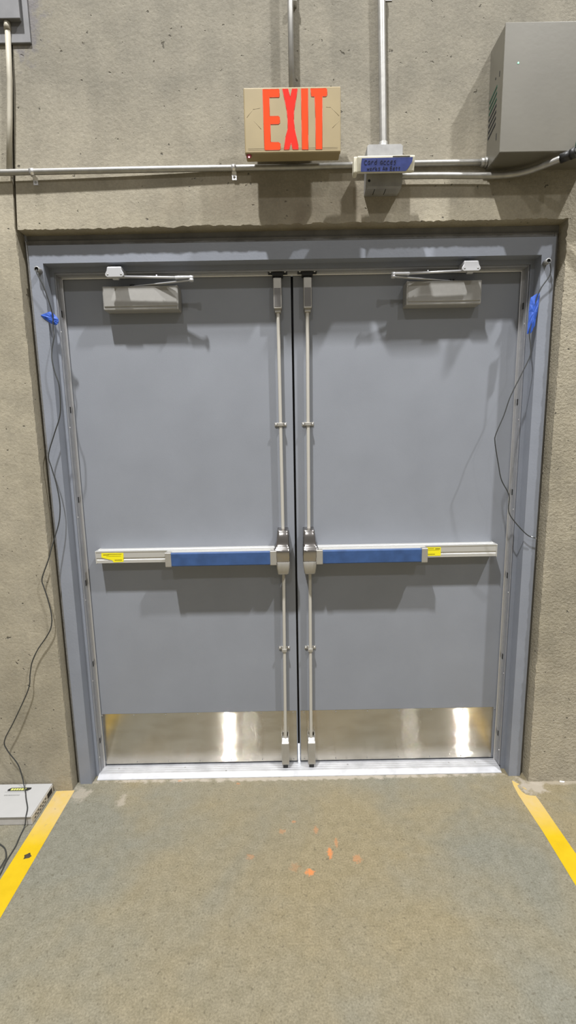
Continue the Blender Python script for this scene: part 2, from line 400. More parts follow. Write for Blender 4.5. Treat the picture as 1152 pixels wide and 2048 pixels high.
# top strikes
for x in (-.0545, .0585):
    mb = MB(); mb.box(x-.037, x+.037, -.034, -.006, 2.108, 2.1215, .002); mb.box(x-.021, x+.021, -.040, -.006, 2.097, 2.110, .002)
    k = mb.build('strike_plate', M['black'], fr); k['label'] = 'black strike plate over the door top latch'
    for q in (-1, 1):
        mb = MB(); mb.dome((x+q*.028, -.034, 2.1145), .0042, .002); mb.build('screw', M['alu_bright'], k)
# closer arm brackets (shoes) on the stop
for s, x in ((-1, -.6520), (1, .6575)):
    mb = MB()
    o2 = [(-.0255, .016), (.0255, .016), (.028, .004), (.034, -.006), (.034, -.013), (.027, -.018), (-.027, -.018), (-.034, -.013), (-.034, -.006), (-.028, .004)]
    mb.prism([(x+p[0], 2.0995+p[1]) for p in o2], 'y', -.111, -.103, .0015)
    mb.prism([(x-.025, 2.1185), (x+.025, 2.1185), (x+.025, 2.104), (x-.025, 2.104)], 'y', -.106, -.045, .0015)
    mb.prism([(x-.020, 2.106), (x+.020, 2.106), (x+.011, 2.076), (x-.011, 2.076)], 'y', -.104, -.090, .002)
    k = mb.build('closer_arm_bracket', M['arm'], fr)
    for q in (-1, 1):
        mb = MB(); mb.dome((x+q*.0245, -.111, 2.091), .0035, .0018); mb.build('screw', M['galvbox'], k)
# little pipe nipples the sensor wires come out of
for x, z in ((-.9265, 2.1085), (.9315, 2.1060)):
    mb = MB(); mb.ring((x, FY+.002, z), (x, -.128, z), .0068, .0092, 20); k = mb.build('pipe_nipple', M['galvbox'], fr)
    mb = MB(); mb.cyl((x, -.1, z), (x, -.124, z), .0068, 20); mb.build('pipe_bore', M['darkhole'], k)

# threshold
mb = MB()
prof = [(-.080, 0), (-.079, .0025), (-.056, .0115), (-.052, .0125), (-.044, .0125), (-.043, .0112), (-.040, .0112), (-.039, .0125), (-.031, .0125), (-.030, .0112), (-.027, .0112),
        (-.026, .0125), (-.018, .0125), (-.017, .0112), (-.014, .0112), (-.013, .0125), (.05, .0125), (.055, 0)]
mb.prism(prof, 'x', -.899, .897)
th = mb.build('trim_2', M['thresh']); tag(th, 'grooved aluminium threshold under the double doors', 'threshold', kind='structure')
for x in (-.82, -.52, -.33, .22, .68, .80):
    mb = MB(); mb.dome((x, -.022 if x != -.33 else -.048, .0120), .0045, .0012, (0, 0, 1), 10); mb.build('screw', M['galvbox'], th)

# ------------------------------------------------------------------ door leaves with their hardware
def screw(p, r, parent, m='galvbox', d=.0015, axis=(0, -1, 0)):
    b = MB(); b.dome(p, r, d, axis, 10); return b.build('screw', M[m], parent)

def leaf(s, name, label):
    X = lambda v: s*v
    def rng(a, b): return sorted((X(a), X(b)))
    root = thing(name, label, 'door', (X(.454), 0, 0), kind='structure')
    mb = MB(); a, b = rng(.0042, .905); mb.box(a, b, 0, .045, .0185, 2.124, .0012, 1); mb.build('leaf_panel', M['door'], root)
    if s < 0:
        mb = MB(); mb.box(-.022, .022, .0455, .0495, .075, 2.12); mb.build('gap_light_block', M['black'], root)  # unseen black bar added behind the leaves to stop light through the gap
    # kick plate
    mb = MB(); a, b = rng(.009, .884 if s < 0 else .880); mb.box(a, b, -.0016, .0005, .0215, .2700, .0005, 1)
    kp = mb.build('kick_plate', M['kick'], root)
    for i in range(7):
        x = .0245 + i*.1435
        screw((X(x), -.0016, .2625), .0028, kp); screw((X(x), -.0016, .0310), .0028, kp)
    # ---- panic bar
    k = 1.0 if s < 0 else 1.002
    pb_parent = root
    prof = [(0, .984), (-.050, .984), (-.058, .9865), (-.058, .999), (-.0555, 1.001), (-.0555, 1.007), (-.058, 1.009), (-.058, 1.0315), (-.0595, 1.0325), (-.0595, 1.0365),
            (-.046, 1.0365), (-.045, 1.0345), (-.026, 1.0345), (-.025, 1.0365), (-.014, 1.0365), (-.013, 1.0345), (0, 1.0345)]
    mb = MB(); a, b = rng(.080, .8285*k); mb.prism(prof, 'x', a, b)
    bar = mb.build('panic_bar', M['bar'], root)
    mb = MB(); a, b = rng(.8270*k, .8305*k); mb.prism([(0, .983), (-.058, .983), (-.0605, .985), (-.0605, 1.0375), (0, 1.0375)], 'x', a, b, .0008, 1); mb.build('end_cap', M['bar'], bar)
    # push pad carrier and blue pad
    pe = .5335
    mb = MB(); a, b = rng(.080, pe); mb.box(a, b, -.090, -.056, .982, 1.0335, .002)
    cr = mb.build('pad_carrier', M['bar'], bar)
    mb = MB(); a, b = rng(.106, pe-.0235); mb.prism([(-.088, .9765), (-.094, .9765), (-.097, .9795), (-.097, 1.0290), (-.095, 1.0325), (-.088, 1.0340)], 'x', a, b, .0008, 1); mb.build('push_pad', M['padblue'], bar)['label'] = 'blue push pad'
    for a0, b0 in ((.0815, .107), (pe-.0245, pe)):
        mb = MB(); a, b = rng(a0, b0); mb.prism([(-.070, .9745), (-.096, .9745), (-.0985, .977), (-.0985, 1.0345), (-.070, 1.0345)], 'x', a, b, .001, 1); mb.build('pad_side_bracket', M['case'], bar)
    # yellow sticker
    if s < 0:
        P = [(-.805, 1.0295), (-.714, 1.0285), (-.716, .9915), (-.757, .9895), (-.763, .9985), (-.786, 1.005), (-.806, 1.011)]
    else:
        P = [(.536, 1.0290), (.5985, 1.0285), (.5985, .9925), (.536, .9925)]
    mb = MB(); mb.prism(P, 'y', -.0589, -.0575); stk = mb.build('warning_sticker', M['yellow'], bar); stk['label'] = 'yellow printed sticker'
    mb = MB()
    if s < 0:
        mb.box(-.798, -.775, -.0592, -.0588, 1.0205, 1.0235); mb.box(-.778, -.722, -.0592, -.0588, 1.0225, 1.0245); mb.box(-.785, -.725, -.0592, -.0588, 1.0150, 1.0162); mb.box(-.752, -.722, -.0592, -.0588, .9975, 1.0005)
    else:
        mb.box(.540, .570, -.0592, -.0588, 1.0225, 1.0245); mb.box(.575, .595, -.0592, -.0588, 1.0205, 1.0245); mb.box(.540, .592, -.0592, -.0588, 1.0165, 1.0175); mb.box(.540, .574, -.0592, -.0588, .9985, 1.0010)
    mb.build('sticker_print', M['ink2'], bar)
    # ---- centre case (cast)
    cx = .0545 if s < 0 else .0545
    def sect(z, wi, wo, d, r=.006):
        """rounded D section at height z: from cx-wi to cx+wo, depth d"""
        x0, x1 = cx-wi, cx+wo; pts = []
        for (px, py, a0) in ((x1-r, -.0, None), (x1-r, -d+r, 0), (x0+r, -d+r, 90), (x0+r, 0, None)):
            if a0 is None: pts.append((px + (r if px > cx else -r), 0)); continue
            for t in range(0, 91, 18):
                an = math.radians(t)
                if a0 == 0: pts.append((px+r*math.cos(an), py-r*math.sin(an)))
                else: pts.append((px-r*math.sin(an), py-r*math.cos(an)))
        return [(X(p[0]), p[1], z) for p in pts]
    rings = [sect(1.1135, .019, .017, .040, .008), sect(1.1120, .0235, .0215, .060, .010), sect(1.108, .0245, .0225, .066, .010), sect(1.070, .0255, .026, .070, .009), sect(1.048, .0265, .031, .074, .009),
             sect(1.040, .0270, .036, .082, .008), sect(1.034, .0275, .036, .089, .006), sect(1.029, .0275, .0345, .090, .006), sect(.988, .0275, .0285, .090, .006), sect(.9865, .0265, .0275, .089, .006)]
    if s > 0: rings = [r[::-1] for r in rings]
    mb = MB(); mb.loft(rings); hc = mb.build('latch_case', M['cast'], root); hc['label'] = 'polished cast latch case between bar and rods'
    rings = [sect(.9855, .0262, .0275, .088, .006), sect(.9840, .0270, .0285, .089, .006), sect(.960, .0260, .0275, .086, .006), sect(.935, .0225, .0240, .080, .007), sect(.9285, .0205, .0220, .076, .008), sect(.9265, .016, .017, .066, .008)]
    if s > 0: rings = [r[::-1] for r in rings]
    mb = MB(); mb.loft(rings); mb.build('lower_cover', M['case'], hc)
    # ---- vertical rods
    def rod(x0, z0, x1, z1):
        mb = MB(); h = .0066
        for_ = [(-h, -.018), (-h, -.028), (-h*.6, -.0315), (h*.6, -.0315), (h, -.028), (h, -.018)]
        a = [(X(x0)+p[0], p[1], z0) for p in for_]; b = [(X(x1)+p[0], p[1], z1) for p in for_]
        mb.loft([a, b]); o = mb.build('vertical_rod', M['rod'], root)
        for f in o.data.polygons: f.use_smooth = False
        return o
    xt, xm, xl, xb = (.0560, .0535, .0545, .0605) if s < 0 else (.0580, .0545, .0575, .0545)
    rod(xm, 1.108, xt, 1.968); rod(xl, .930, xb, .150)
    for z, x in ((1.540, (xt+xm)/2), (.5735, (xl+xb)/2)):
        mb = MB()
        mb.box(X(x)-.0245, X(x)+.0245, -.004, 0, z-.0075, z+.0075, .0015)
        mb.box(X(x)-.0105, X(x)+.0105, -.0355, -.003, z-.0065, z+.0065, .0015)
        g_ = mb.build('rod_guide', M['case'], root)
        for q in (-1, 1): screw((X(x)+q*.0185, -.004, z), .005, g_, 'alu_bright', .003)
    # ---- top and bottom latches
    xt2 = .0565 if s < 0 else .0590
    mb = MB(); cxx = X(xt2)
    mb.box(cxx-.0155, cxx+.0155, -.046, 0, 1.978, 2.089, .002); mb.box(cxx-.012, cxx+.012, -.036, -.002, 1.966, 1.980, .002)
    tl = mb.build('top_latch', M['case'], root)
    mb = MB(); mb.box(cxx-.0125, cxx+.0125, -.0470, -.0455, 1.984, 2.052, .0005, 1); mb.build('latch_cover', M['latch_reflect'], tl)
    mb = MB(); mb.box(cxx-.011, cxx+.011, -.034, -.008, 2.086, 2.108, .002); mb.build('latch_bolt', M['black'], tl)
    xb2 = .0615 if s < 0 else .0560
    cxx = X(xb2)
    mb = MB(); mb.prism([(0, .034), (-.046, .034), (-.048, .037), (-.048, .138), (-.040, .146), (0, .146)], 'x', cxx-.0165, cxx+.0165, .0015, 1)
    mb.prism([(0, .145), (-.040, .145), (-.030, .170), (0, .170)], 'x', cxx-.0165, cxx-.0135, .0005, 1)
    mb.prism([(0, .145), (-.040, .145), (-.030, .170), (0, .170)], 'x', cxx+.0135, cxx+.0165, .0005, 1)
    bl = mb.build('bottom_latch', M['case'], root)
    mb = MB(); mb.prism([(-.014, .140), (-.043, .1395), (-.030, .156), (-.014, .156)], 'x', cxx-.0132, cxx+.0132); mb.build('latch_cam', M['alu_bright'], bl)
    mb = MB(); mb.box(cxx-.010, cxx+.010, -.040, -.014, .0135, .036, .002); mb.build('latch_bolt', M['black'], bl)
    # ---- overhead closer
    x0, x1 = (.4335, .7200)
    mb = MB(); a, b = rng(x0, x1); mb.box(a, b, -.058, 0, 1.979, 2.0655, .004, 3)
    a, b = rng(x0+.004, x1-.004); mb.box(a, b, -.0615, -.050, 1.990, 2.0640, .003)
    cl = mb.build('door_closer', M['closer'], root)
    mb = MB(); a, b = rng(x0-.0005, x0+.009); mb.box(a, b, -.0600, -.001, 1.9785, 2.0660, .004, 3); mb.build('end_cap', M['closer'], cl)
    # arms: pinion on top of body, folded arm out to an elbow, forearm back to the frame bracket
    px = .610; ex = .373
    mb = MB(); mb.cyl((X(px), -.034, 2.062), (X(px), -.034, 2.074), .012); mb.build('pinion', M['black'], cl)
    mb = MB()
    mb.prism([(X(px), -.042), (X(px), -.026), (X(ex), -.095), (X(ex), -.107)], 'z', 2.0665, 2.0705, .001, 1)
    mb.cyl((X(ex), -.101, 2.0640), (X(ex), -.101, 2.0735), .0080)
    mb.build('closer_main_arm', M['arm'], cl)
    mb = MB()
    mb.box(*rng(ex-.004, ex+.060), -.108, -.095, 2.0740, 2.0825, .002)
    mb.tube([(X(ex+.05), -.102, 2.0785), (X(.632), -.101, 2.0850)], .0042, 12)
    mb.cyl((X(ex), -.101, 2.0700), (X(ex), -.101, 2.0835), .0075)
    mb.cyl((X(.500), -.1015, 2.081), (X(.500), -.1015, 2.089), .0030, 10)
    mb.build('closer_forearm', M['arm'], cl)
    return root
leaf(-1, 'door_1', 'left leaf of the grey steel double door, hinged at the left')
leaf(1, 'door_2', 'right leaf of the grey steel double door, hinged at the right')

# ------------------------------------------------------------------ exit sign
ex = thing('exit_sign', 'beige exit sign with red lit letters above the doors', 'exit sign', (.005, WY, 2.40))
mb = MB(); mb.box(-.1485, .1600, -.2500, -.204, 2.4070, 2.5945, .004); mb.build('housing', M['signbeige'], ex)
mb = MB()
mb.box(-.1505, .1615, -.2575, -.2400, 2.4065, 2.5965, .0035)
fp = mb.build('face_plate', M['signbeige'], ex)
mb = MB(); mb.cyl((.005, -.206, 2.50), (.005, WY, 2.50), .048, 8); mb.build('mounting_box', M['galvbox'], ex)
SC = .3115/1012
def sp(px, py): return (.0055+(px-546)*SC, 2.5030+(412-py)*SC)
mb = MB()
for z in (2.4205, 2.4165): mb.box(-.140, .151, -.2579, -.2570, z-.0005, z+.0005)
for pts in ([(210, 300), (135, 310), (70, 385)], [(215, 497), (140, 415)], [(900, 300), (950, 303), (1035, 385)], [(965, 497), (1035, 430)]):
    for a, b in zip(pts, pts[1:]):
        (x0, z0), (x1, z1) = sp(*a), sp(*b); mb.tube([(x0, -.2574, z0), (x1, -.2574, z1)], .0006, 6)
mb.build('knockout_groove', M['signdark'], fp)
letters = {
 'E': [(240,128),(408,128),(415,140),(415,195),(408,203),(308,203),(308,378),(400,378),(414,392),(414,440),(400,453),(313,453),(313,622),(400,625),(416,640),(416,685),(405,697),(255,697),(246,688)],
 'X': [(445,128),(506,128),(526,205),(546,128),(604,128),(585,230),(564,330),(560,415),(568,500),(604,660),(604,695),(545,695),(528,632),(506,695),(452,695),(470,580),(495,500),(495,400),(488,330),(468,230)],
 'I': [(640,128),(712,128),(709,560),(709,697),(643,697),(641,420)],
 'T': [(738,128),(900,128),(910,140),(910,190),(898,203),(860,203),(856,697),(788,697),(788,400),(780,203),(745,200)]}
for ch, pts in letters.items():
    P = [sp(*p) for p in pts]
    cx = sum(p[0] for p in P)/len(P); cz = sum(p[1] for p in P)/len(P)
    mb = MB(); mb.prism(P, 'y', -.2582, -.2560); lt = mb.build('lit_letter', M['ledX' if ch == 'X' else 'ledE'], ex)
    lt['label'] = 'red lit letter '+ch
    mb = MB()
    for a, b in zip(P, P[1:]+P[:1]): mb.tube([(a[0], -.2582, a[1]), (b[0], -.2582, b[1])], .0005, 6)
    mb.build('letter_rim', M['ledrim'], lt)
mb = MB(); mb.cyl((-.1385, -.246, 2.408), (-.1385, -.246, 2.4025), .0085, 20); il = mb.build('indicator_lens', M['redlens'], ex)
mb = MB(); mb.dome((-.1385, -.246, 2.4030), .0032, .0035, (0, 0, -1)); mb.build('indicator_lamp', M['redlamp'], il)

# ------------------------------------------------------------------ conduits
def strap(parent, c, axis, side, r, m='alu_bright'):
    """one-hole strap round a pipe at c; axis 'x' pipe is horizontal, 'z' vertical; side = +-1 where the ear points"""
    mb = MB(); n = 12; w = .008
    arc = []
    for k in range(n+1):
        a = PI*k/n
        arc.append((math.cos(a), -math.sin(a)))
    R = r+.0015
    def P(u, v, t): # u across, v depth, t along
        return (c[0]+t, c[1]+v, c[2]+u*side) if axis == 'x' else (c[0]+u*side, c[1]+v, c[2]+t)
    inner = [P(a*r, b*r, -w) for a, b in arc] + [P(-r-.0, WY-c[1]-.0005, -w)]
    prof_in = [(a*r, b*r) for a, b in arc]; prof_out = [(a*R, b*R) for a, b in arc]
    wd = WY-c[1]
    loop = [(-R, min(0, wd))] 
    ring0 = [P(u, v, -w) for u, v in prof_in[::-1]] + [P(u, v, -w) for u, v in prof_out]
    ring1 = [P(u, v, w) for u, v in prof_in[::-1]] + [P(u, v, w) for u, v in prof_out]
    mb.loft([ring0, ring1])
    # ear lying on the wall, below/side of the pipe
    def B(u0, u1, v0, v1, t):
        xs = [P(u0, v0, -t), P(u1, v1, t)]
        return [sorted((xs[0][i], xs[1][i])) for i in range(3)]
    q = B(r, R, 0, wd, w); mb.box(q[0][0], q[0][1], q[1][0], q[1][1], q[2][0], q[2][1])
    q = B(r, r+.024, wd, wd-.0022, w); mb.box(q[0][0], q[0][1], q[1][0], q[1][1], q[2][0], q[2][1])
    o = mb.build('pipe_strap', M[m], parent)
    s_ = P(r+.015, wd-.0022, 0); b = MB(); b.dome(s_, .0042, .0022); b.build('screw', M['galvbox'], o)
    return o
def conduit(label, path, r, m='galv', group=None, n=16):
    mb = MB(); mb.tube(path, r, n)
    o = mb.build('conduit', M[m]); tag(o, label, 'conduit', group); return o
# horizontal, left edge to the big box
hc = conduit('long horizontal metal conduit passing behind the exit sign to the grey enclosure',
        smooth_path([(-1.75, WY-.021, 2.4065), (-1.0, WY-.020, 2.4120), (-.5, WY-.016, 2.4160), (-.2, WY-.0115, 2.4185), (0, WY-.012, 2.4175), (.15, WY-.0115, 2.4200), (.45, WY-.0115, 2.4230), (.683, WY-.0115, 2.4225)], 4), .0098)
strap(hc, (-.1985, WY-.0115, 2.4185), 'x', -1, .0100); strap(hc, (-.895, WY-.019, 2.4130), 'x', -1, .0100)
mb = MB(); mb.ring((.660, WY-.0115, 2.4225), (.681, WY-.0115, 2.4225), .0095, .0135, 16); mb.ring((.674, WY-.0115, 2.4225), (.683, WY-.0115, 2.4225), .0095, .0165, 6); mb.build('box_connector', M['galv'], hc)
# lower one: reader box to the right, bending out from the wall
lc = conduit('metal conduit leaving the card reader box and bending outward under the grey enclosure',
        smooth_path([(.370, WY-.020, 2.3805), (.50, WY-.020, 2.3795), (.68, WY-.020, 2.3760), (.76, WY-.026, 2.3755), (.81, WY-.047, 2.3755), (.85, -.222, 2.3755), (.885, -.258, 2.3765)], 5), .0100)
mb = MB(); mb.tube([(.882, -.255, 2.3765), (.905, -.279, 2.3780)], .0145, 14); mb.tube([(.902, -.277, 2.3778), (.912, -.288, 2.3785)], .017, 6); mb.build('threaded_coupling', M['black'], lc)
mb = MB(); mb.dome((.918, -.292, 2.381), .012, .010, (-.1, -1, 0), 16); mb.build('coupling_knob', M['galvbox'], lc)
# vertical above exit sign
v1 = conduit('vertical metal conduit dropping onto the top of the exit sign', [(.0085, -.176, 4.2), (.0055, -.176, 2.90), (.0065, -.176, 2.55)], .0095)
mb = MB(); mb.box(.015, .028, -.165, WY, 2.905, 2.922, .001); mb.build('pipe_strap', M['alu_bright'], v1)
# vertical above the card reader
v2 = conduit('vertical metal conduit dropping into the card reader box', [(.296, WY-.016, 4.2), (.3065, WY-.016, 2.94), (.3195, WY-.016, 2.49), (.3200, WY-.016, 2.452)], .0128)
strap(v2, (.3080, WY-.016, 2.928), 'z', 1, .0130)
mb = MB(); mb.tube([(.3193, WY-.016, 2.452), (.3193, WY-.016, 2.487)], .0150, 16); mb.tube([(.3193, WY-.033, 2.470), (.3193, WY-.026, 2.470)], .004, 8); mb.build('set_screw_connector', M['galv'], v2)
# thin one at the far left
v3 = conduit('thin tan-painted vertical conduit below the violet-grey box at the left edge', [(-.9350, -.148, 2.8700), (-.9445, -.150, 2.70), (-.9575, -.151, 2.58), (-.9765, -.152, 2.424)], .0088, 'tancond')
mb = MB(); mb.tube([(-.9368, -.149, 2.845), (-.9352, -.148, 2.870)], .0110, 12); mb.build('connector', M['tancond'], v3)

# ------------------------------------------------------------------ box at top left
bx = thing('junction_box', 'violet-grey painted electrical box on its back plate in the upper left corner', 'electrical box', (-.96, WY, 2.81))
mb = MB(); mb.box(-1.12, -.8650, WY-.008, WY+.001, 2.811, 3.15, .002); mb.build('back_plate', M['violet'], bx)
mb = MB(); mb.box(-1.08, -.8880, WY-.022, WY-.007, 2.8705, 3.10, .003); bo = mb.build('box_body', M['violet'], bx)
mb = MB(); mb.box(-1.085, -.8845, WY-.0265, WY-.021, 2.8690, 3.11, .0015); mb.build('box_cover', M['violet'], bo)

# ------------------------------------------------------------------ card reader box and reader
cb = thing('card_reader_box', 'galvanised electrical box holding the card reader, right of the exit sign', 'electrical box', (.315, WY, 2.32))
mb = MB(); mb.box(.2565, .3755, -.198, WY+.002, 2.3245, 2.4530, .003); mb.build('box_body', M['galvbox'], cb)
mb = MB(); mb.prism([(.2560, 2.336), (.2590, 2.3255), (.372, 2.3255), (.3765, 2.336), (.3765, 2.4500), (.370, 2.4560), (.262, 2.4560), (.2560, 2.4500)], 'y', -.2035, -.198, .001, 1)
cp = mb.build('cover_plate', M['galvbox'], cb)
mb = MB(); mb.dome((.2640, -.2035, 2.3450), .0045, .0015); mb.build('cover_screw', M['darkhole'], cp)
for x in (.284, .322):
    mb = MB(); mb.box(x, x+.0025, -.19, -.15, 2.3242, 2.3250); mb.build('knockout_slot', M['darkhole'], cb)
rd = thing('card_reader', 'cream card reader with a handwritten blue tape label, mounted on a galvanised box', 'card reader', (.31, -.2035, 2.345))
mb = MB()
# wedge body: slanted face turned slightly down
rp = [(-.2035, 2.4040), (-.232, 2.4040), (-.2600, 2.3925), (-.2605, 2.3880), (-.2500, 2.3500), (-.2450, 2.3480), (-.2035, 2.3665)]
mb.prism(rp, 'x', .2170, .4040, .0025)
mb.build('reader_body', M['cream'], rd)
mb = MB(); mb.box(.2060, .2200, -.240, -.2035, 2.352, 2.402, .004); mb.build('side_flange', M['cream'], rd)
mb = MB(); mb.box(.331, .3865, -.2615, -.2590, 2.3880, 2.3905); mb.build('card_slot', M['debris'], rd)
tp = thing('painters_tape', 'blue painter\'s tape with handwriting stuck on the cream card reader', 'tape label', (.312, -.257, 2.36), 'pieces of blue painter\'s tape')
def tpt(u, v, off=0.):     # u 0..1 along, v 0..1 up the slanted face
    y0, z0, y1, z1 = -.2512, 2.3490, -.2614, 2.3860
    return Vector((.2280+u*.1680, y0+(y1-y0)*v-.0006-off, z0+(z1-z0)*v))
mb = MB()
for uv in ([(0, 0), (0, .5), (.01, .95), (1, .98), (.99, .65), (.93, .25), (.88, 0)],):
    mb.loft([[tpt(u, v) for u, v in uv], [tpt(u, v, .0008) for u, v in uv]])
o = mb.build('tape_strip', M['bluetape2'], tp)
for f in o.data.polygons: f.use_smooth = False
GL = {'c': [[(.9,.75),(.5,.95),(.1,.6),(.1,.25),(.5,0),(.9,.15)]],
 'C': [[(.95,.95),(.4,1.1),(.05,.7),(.1,.2),(.5,0),(.95,.1)]],
 'a': [[(.85,.8),(.45,.95),(.1,.5),(.35,.05),(.8,.45)],[(.88,.9),(.85,.3),(1.,.05)]],
 'r': [[(.15,.9),(.2,0)],[(.2,.55),(.5,.9),(.9,.85)]],
 'd': [[(.8,.7),(.4,.85),(.1,.4),(.4,.02),(.8,.35)],[(.85,1.5),(.82,.05)]],
 'e': [[(.15,.5),(.85,.6),(.6,.95),(.15,.6),(.25,.1),(.85,.1)]],
 's': [[(.85,.9),(.3,.85),(.3,.6),(.8,.4),(.7,.05),(.1,.05)]],
 'w': [[(.05,.9),(.25,0),(.5,.7),(.75,0),(.95,.9)]],
 'o': [[(.5,.95),(.1,.5),(.4,.02),(.85,.4),(.5,.95)]],
 'k': [[(.15,1.4),(.15,0)],[(.8,.85),(.2,.4),(.85,0)]],
 'A': [[(.05,0),(.5,1.3),(.9,0)],[(.2,.5),(.8,.5)]],
 'm': [[(.05,0),(.1,.9),(.4,.8),(.45,0)],[(.45,.7),(.8,.85),(.85,0)]],
 'B': [[(.1,1.3),(.1,0),(.8,.2),(.7,.6),(.1,.65),(.7,.9),(.6,1.3),(.1,1.3)]],
 't': [[(.4,1.2),(.4,.1),(.7,0)],[(.1,.8),(.8,.85)]], ' ': []}
def write(txt, u, v, cw, ch):
    mb = MB()
    for c in txt:
        for st in GL[c]:
            P = [tpt(u+p[0]*cw*.85, v+p[1]*ch, .0010) for p in st]
            mb.tube(smooth_path(P, 4), .0007, 6)
        u += cw*(.7 if c == ' ' else 1.08)
    return mb
write('Card acces', .06, .52, .061, .27).build('handwriting', M['ink'], tp)
write('works Am Bett', .12, .10, .050, .21).build('handwriting', M['ink'], tp)

# ------------------------------------------------------------------ grey enclosure at the upper right
en = thing('power_supply_enclosure', 'large olive-grey metal enclosure with a small green light on the wall at the upper right', 'electrical enclosure', (.86, WY, 2.40))
mb = MB(); mb.box(.683, 1.020, -.2480, WY, 2.400, 2.768, .002, 1); mb.build('enclosure_body', M['cover'], en)
mb = MB(); mb.box(.681, 1.022, -.2530, -.2475, 2.399, 2.770, .0025, 2); dr = mb.build('enclosure_door', M['cover'], en)
mb = MB(); mb.dome((.7275, -.2530, 2.6560), .0028, .002); mb.build('indicator_light', M['greenled'], dr)
for i in range(7):
    z = 2.507+i*.0185
    mb = MB(); mb.prism([(-.1480, z-.016), (-.1470, z-.009), (-.206, z+.007), (-.207, z)], 'x', .6822, .6835)
    mb.build('vent_slot', M['green'] if i > 3 else M['darkhole'], en)
for a in ((-.2185, -.2150, 2.455, 2.475), (-.2225, -.2190, 2.640, 2.655), (-.193, -.188, 2.650, 2.655)):
    mb = MB(); mb.box(.6822, .6835, *a); mb.build('fixing_hole', M['darkhole'], en)
gl = MB(); gl.tube(smooth_path([(.925, -.280, 2.392), (.924, -.279, 2.405), (.930, -.276, 2.422), (.950, -.270, 2.43)], 4), .009, 12)
o = gl.build('cable_gland', M['green']); tag(o, 'dark green cable end standing in front of the enclosure at the right edge', 'cable fitting')

# ------------------------------------------------------------------ painter's tape on the frame
def ragged(name, label, pts, y, th=.0012):
    n = len(pts); cx = sum(p[0] for p in pts)/n; cz = sum(p[1] for p in pts)/n
    b = bmesh.new(); rim = []
    P = []
    for i in range(n):
        a, c = pts[i], pts[(i+1) % n]
        for t in (0, .33, .66): P.append((a[0]+(c[0]-a[0])*t+random.uniform(-.0012, .0012), a[1]+(c[1]-a[1])*t+random.uniform(-.0012, .0012)))
    for s_, yy in ((0, y), (1, y-th)):
        rim.append([b.verts.new((p[0], yy+random.uniform(-.0012, 0)*s_, p[1])) for p in P])
    mid = [b.verts.new((cx+(p[0]-cx)*.5, y-th-.003-random.uniform(0, .004), cz+(p[1]-cz)*.5)) for p in P]
    cc = b.verts.new((cx, y-th-.005, cz)); m_ = len(P)
    for i in range(m_):
        j = (i+1) % m_
        b.faces.new((rim[0][i], rim[0][j], rim[1][j], rim[1][i])); b.faces.new((rim[1][i], rim[1][j], mid[j], mid[i])); b.faces.new((mid[i], mid[j], cc))
    b.faces.new(rim[0][::-1])
    bmesh.ops.recalc_face_normals(b, faces=b.faces)
    mb = MB(); mb._merge(b); o = mb.build(name, M['bluetape']); return tag(o, label, 'tape', 'pieces of blue painter\'s tape')
ragged('painters_tape', 'small ragged blue tape scrap on the left jamb holding the black cable', [(-.9410, 1.9550), (-.9080, 1.9665), (-.8960, 1.9660), (-.8745, 1.9410), (-.8765, 1.9260), (-.8880, 1.9190), (-.9030, 1.9230)], -.1005)
ragged('painters_tape', 'long upright blue tape strip on the right jamb holding the cable', [(.8840, 1.9880), (.9050, 1.9990), (.9175, 2.0015), (.9165, 1.9600), (.9060, 1.8850), (.8940, 1.8600), (.8795, 1.8580), (.8805, 1.9100)], -.1040)

# ------------------------------------------------------------------ cables
def cable(label, pts, r):
    mb = MB(); mb.tube(smooth_path(pts, 6), r, 8); o = mb.build('cable', M['cable']); return tag(o, label, 'cable')
Lp = [(-.9270, -.118, 2.1080), (-.9275, -.127, 2.1040), (-.9255, -.130, 2.0930), (-.9093, -.126, 2.0526), (-.8955, -.118, 1.9921), (-.8925, -.1085, 1.948), (-.8955, -.1085, 1.900), (-.8925, -.112, 1.8784), (-.903, -.118, 1.8254), (-.9025, -.125, 1.7896),
      (-.8950, -.128, 1.7444), (-.8829, -.130, 1.6988), (-.8843, -.130, 1.6254), (-.8924, -.130, 1.5791), (-.9196, -.130, 1.5139), (-.948, -.130, 1.4385), (-.9412, -.130, 1.3904), (-.9294, -.130, 1.332),
      (-.9224, -.130, 1.2634), (-.9251, -.130, 1.2139), (-.9350, -.133, 1.1642), (-.9620, -.143, 1.0841), (-.9781, -.152, 1.0297), (-1.0039, -.155, .9691), (-1.0105, -.155, .9425), (-1.0051, -.155, .9177), (-.9943, -.155, .8656),
      (-.9865, -.155, .8026), (-.9937, -.155, .7499), (-1.018, -.155, .7077), (-1.0577, -.155, .6547), (-1.0856, -.155, .6011), (-1.0995, -.155, .5466), (-1.1120, -.158, .4833), (-1.1812, -.163, .3491), (-1.2311, -.163, .2613),
      (-1.2252, -.163, .2151), (-1.1885, -.163, .1493), (-1.1760, -.163, .0881), (-1.170, -.168, .0560), (-1.150, -.195, .0430), (-1.131, -.227, .0428), (-1.098, -.278, .0428), (-1.086, -.305, .0428), (-1.0795, -.325, .041), (-1.0800, -.332, .020),
      (-1.083, -.338, .0050), (-1.078, -.380, .0030), (-1.07, -.422, .0030), (-1.068, -.482, .0030), (-1.060, -.538, .0030), (-1.061, -.60, .0030), (-1.12, -.66, .003), (-1.22, -.62, .003), (-1.26, -.52, .003), (-1.22, -.44, .003),
      (-1.156, -.402, .003), (-1.134, -.412, .003), (-1.103, -.433, .003), (-1.077, -.471, .0065), (-1.073, -.492, .008), (-1.074, -.518, .0065), (-1.093, -.545, .003), (-1.16, -.585, .003), (-1.3, -.60, .003)]
cable('long thin dark cable from the left jamb over the white box to the floor', Lp, .0023)
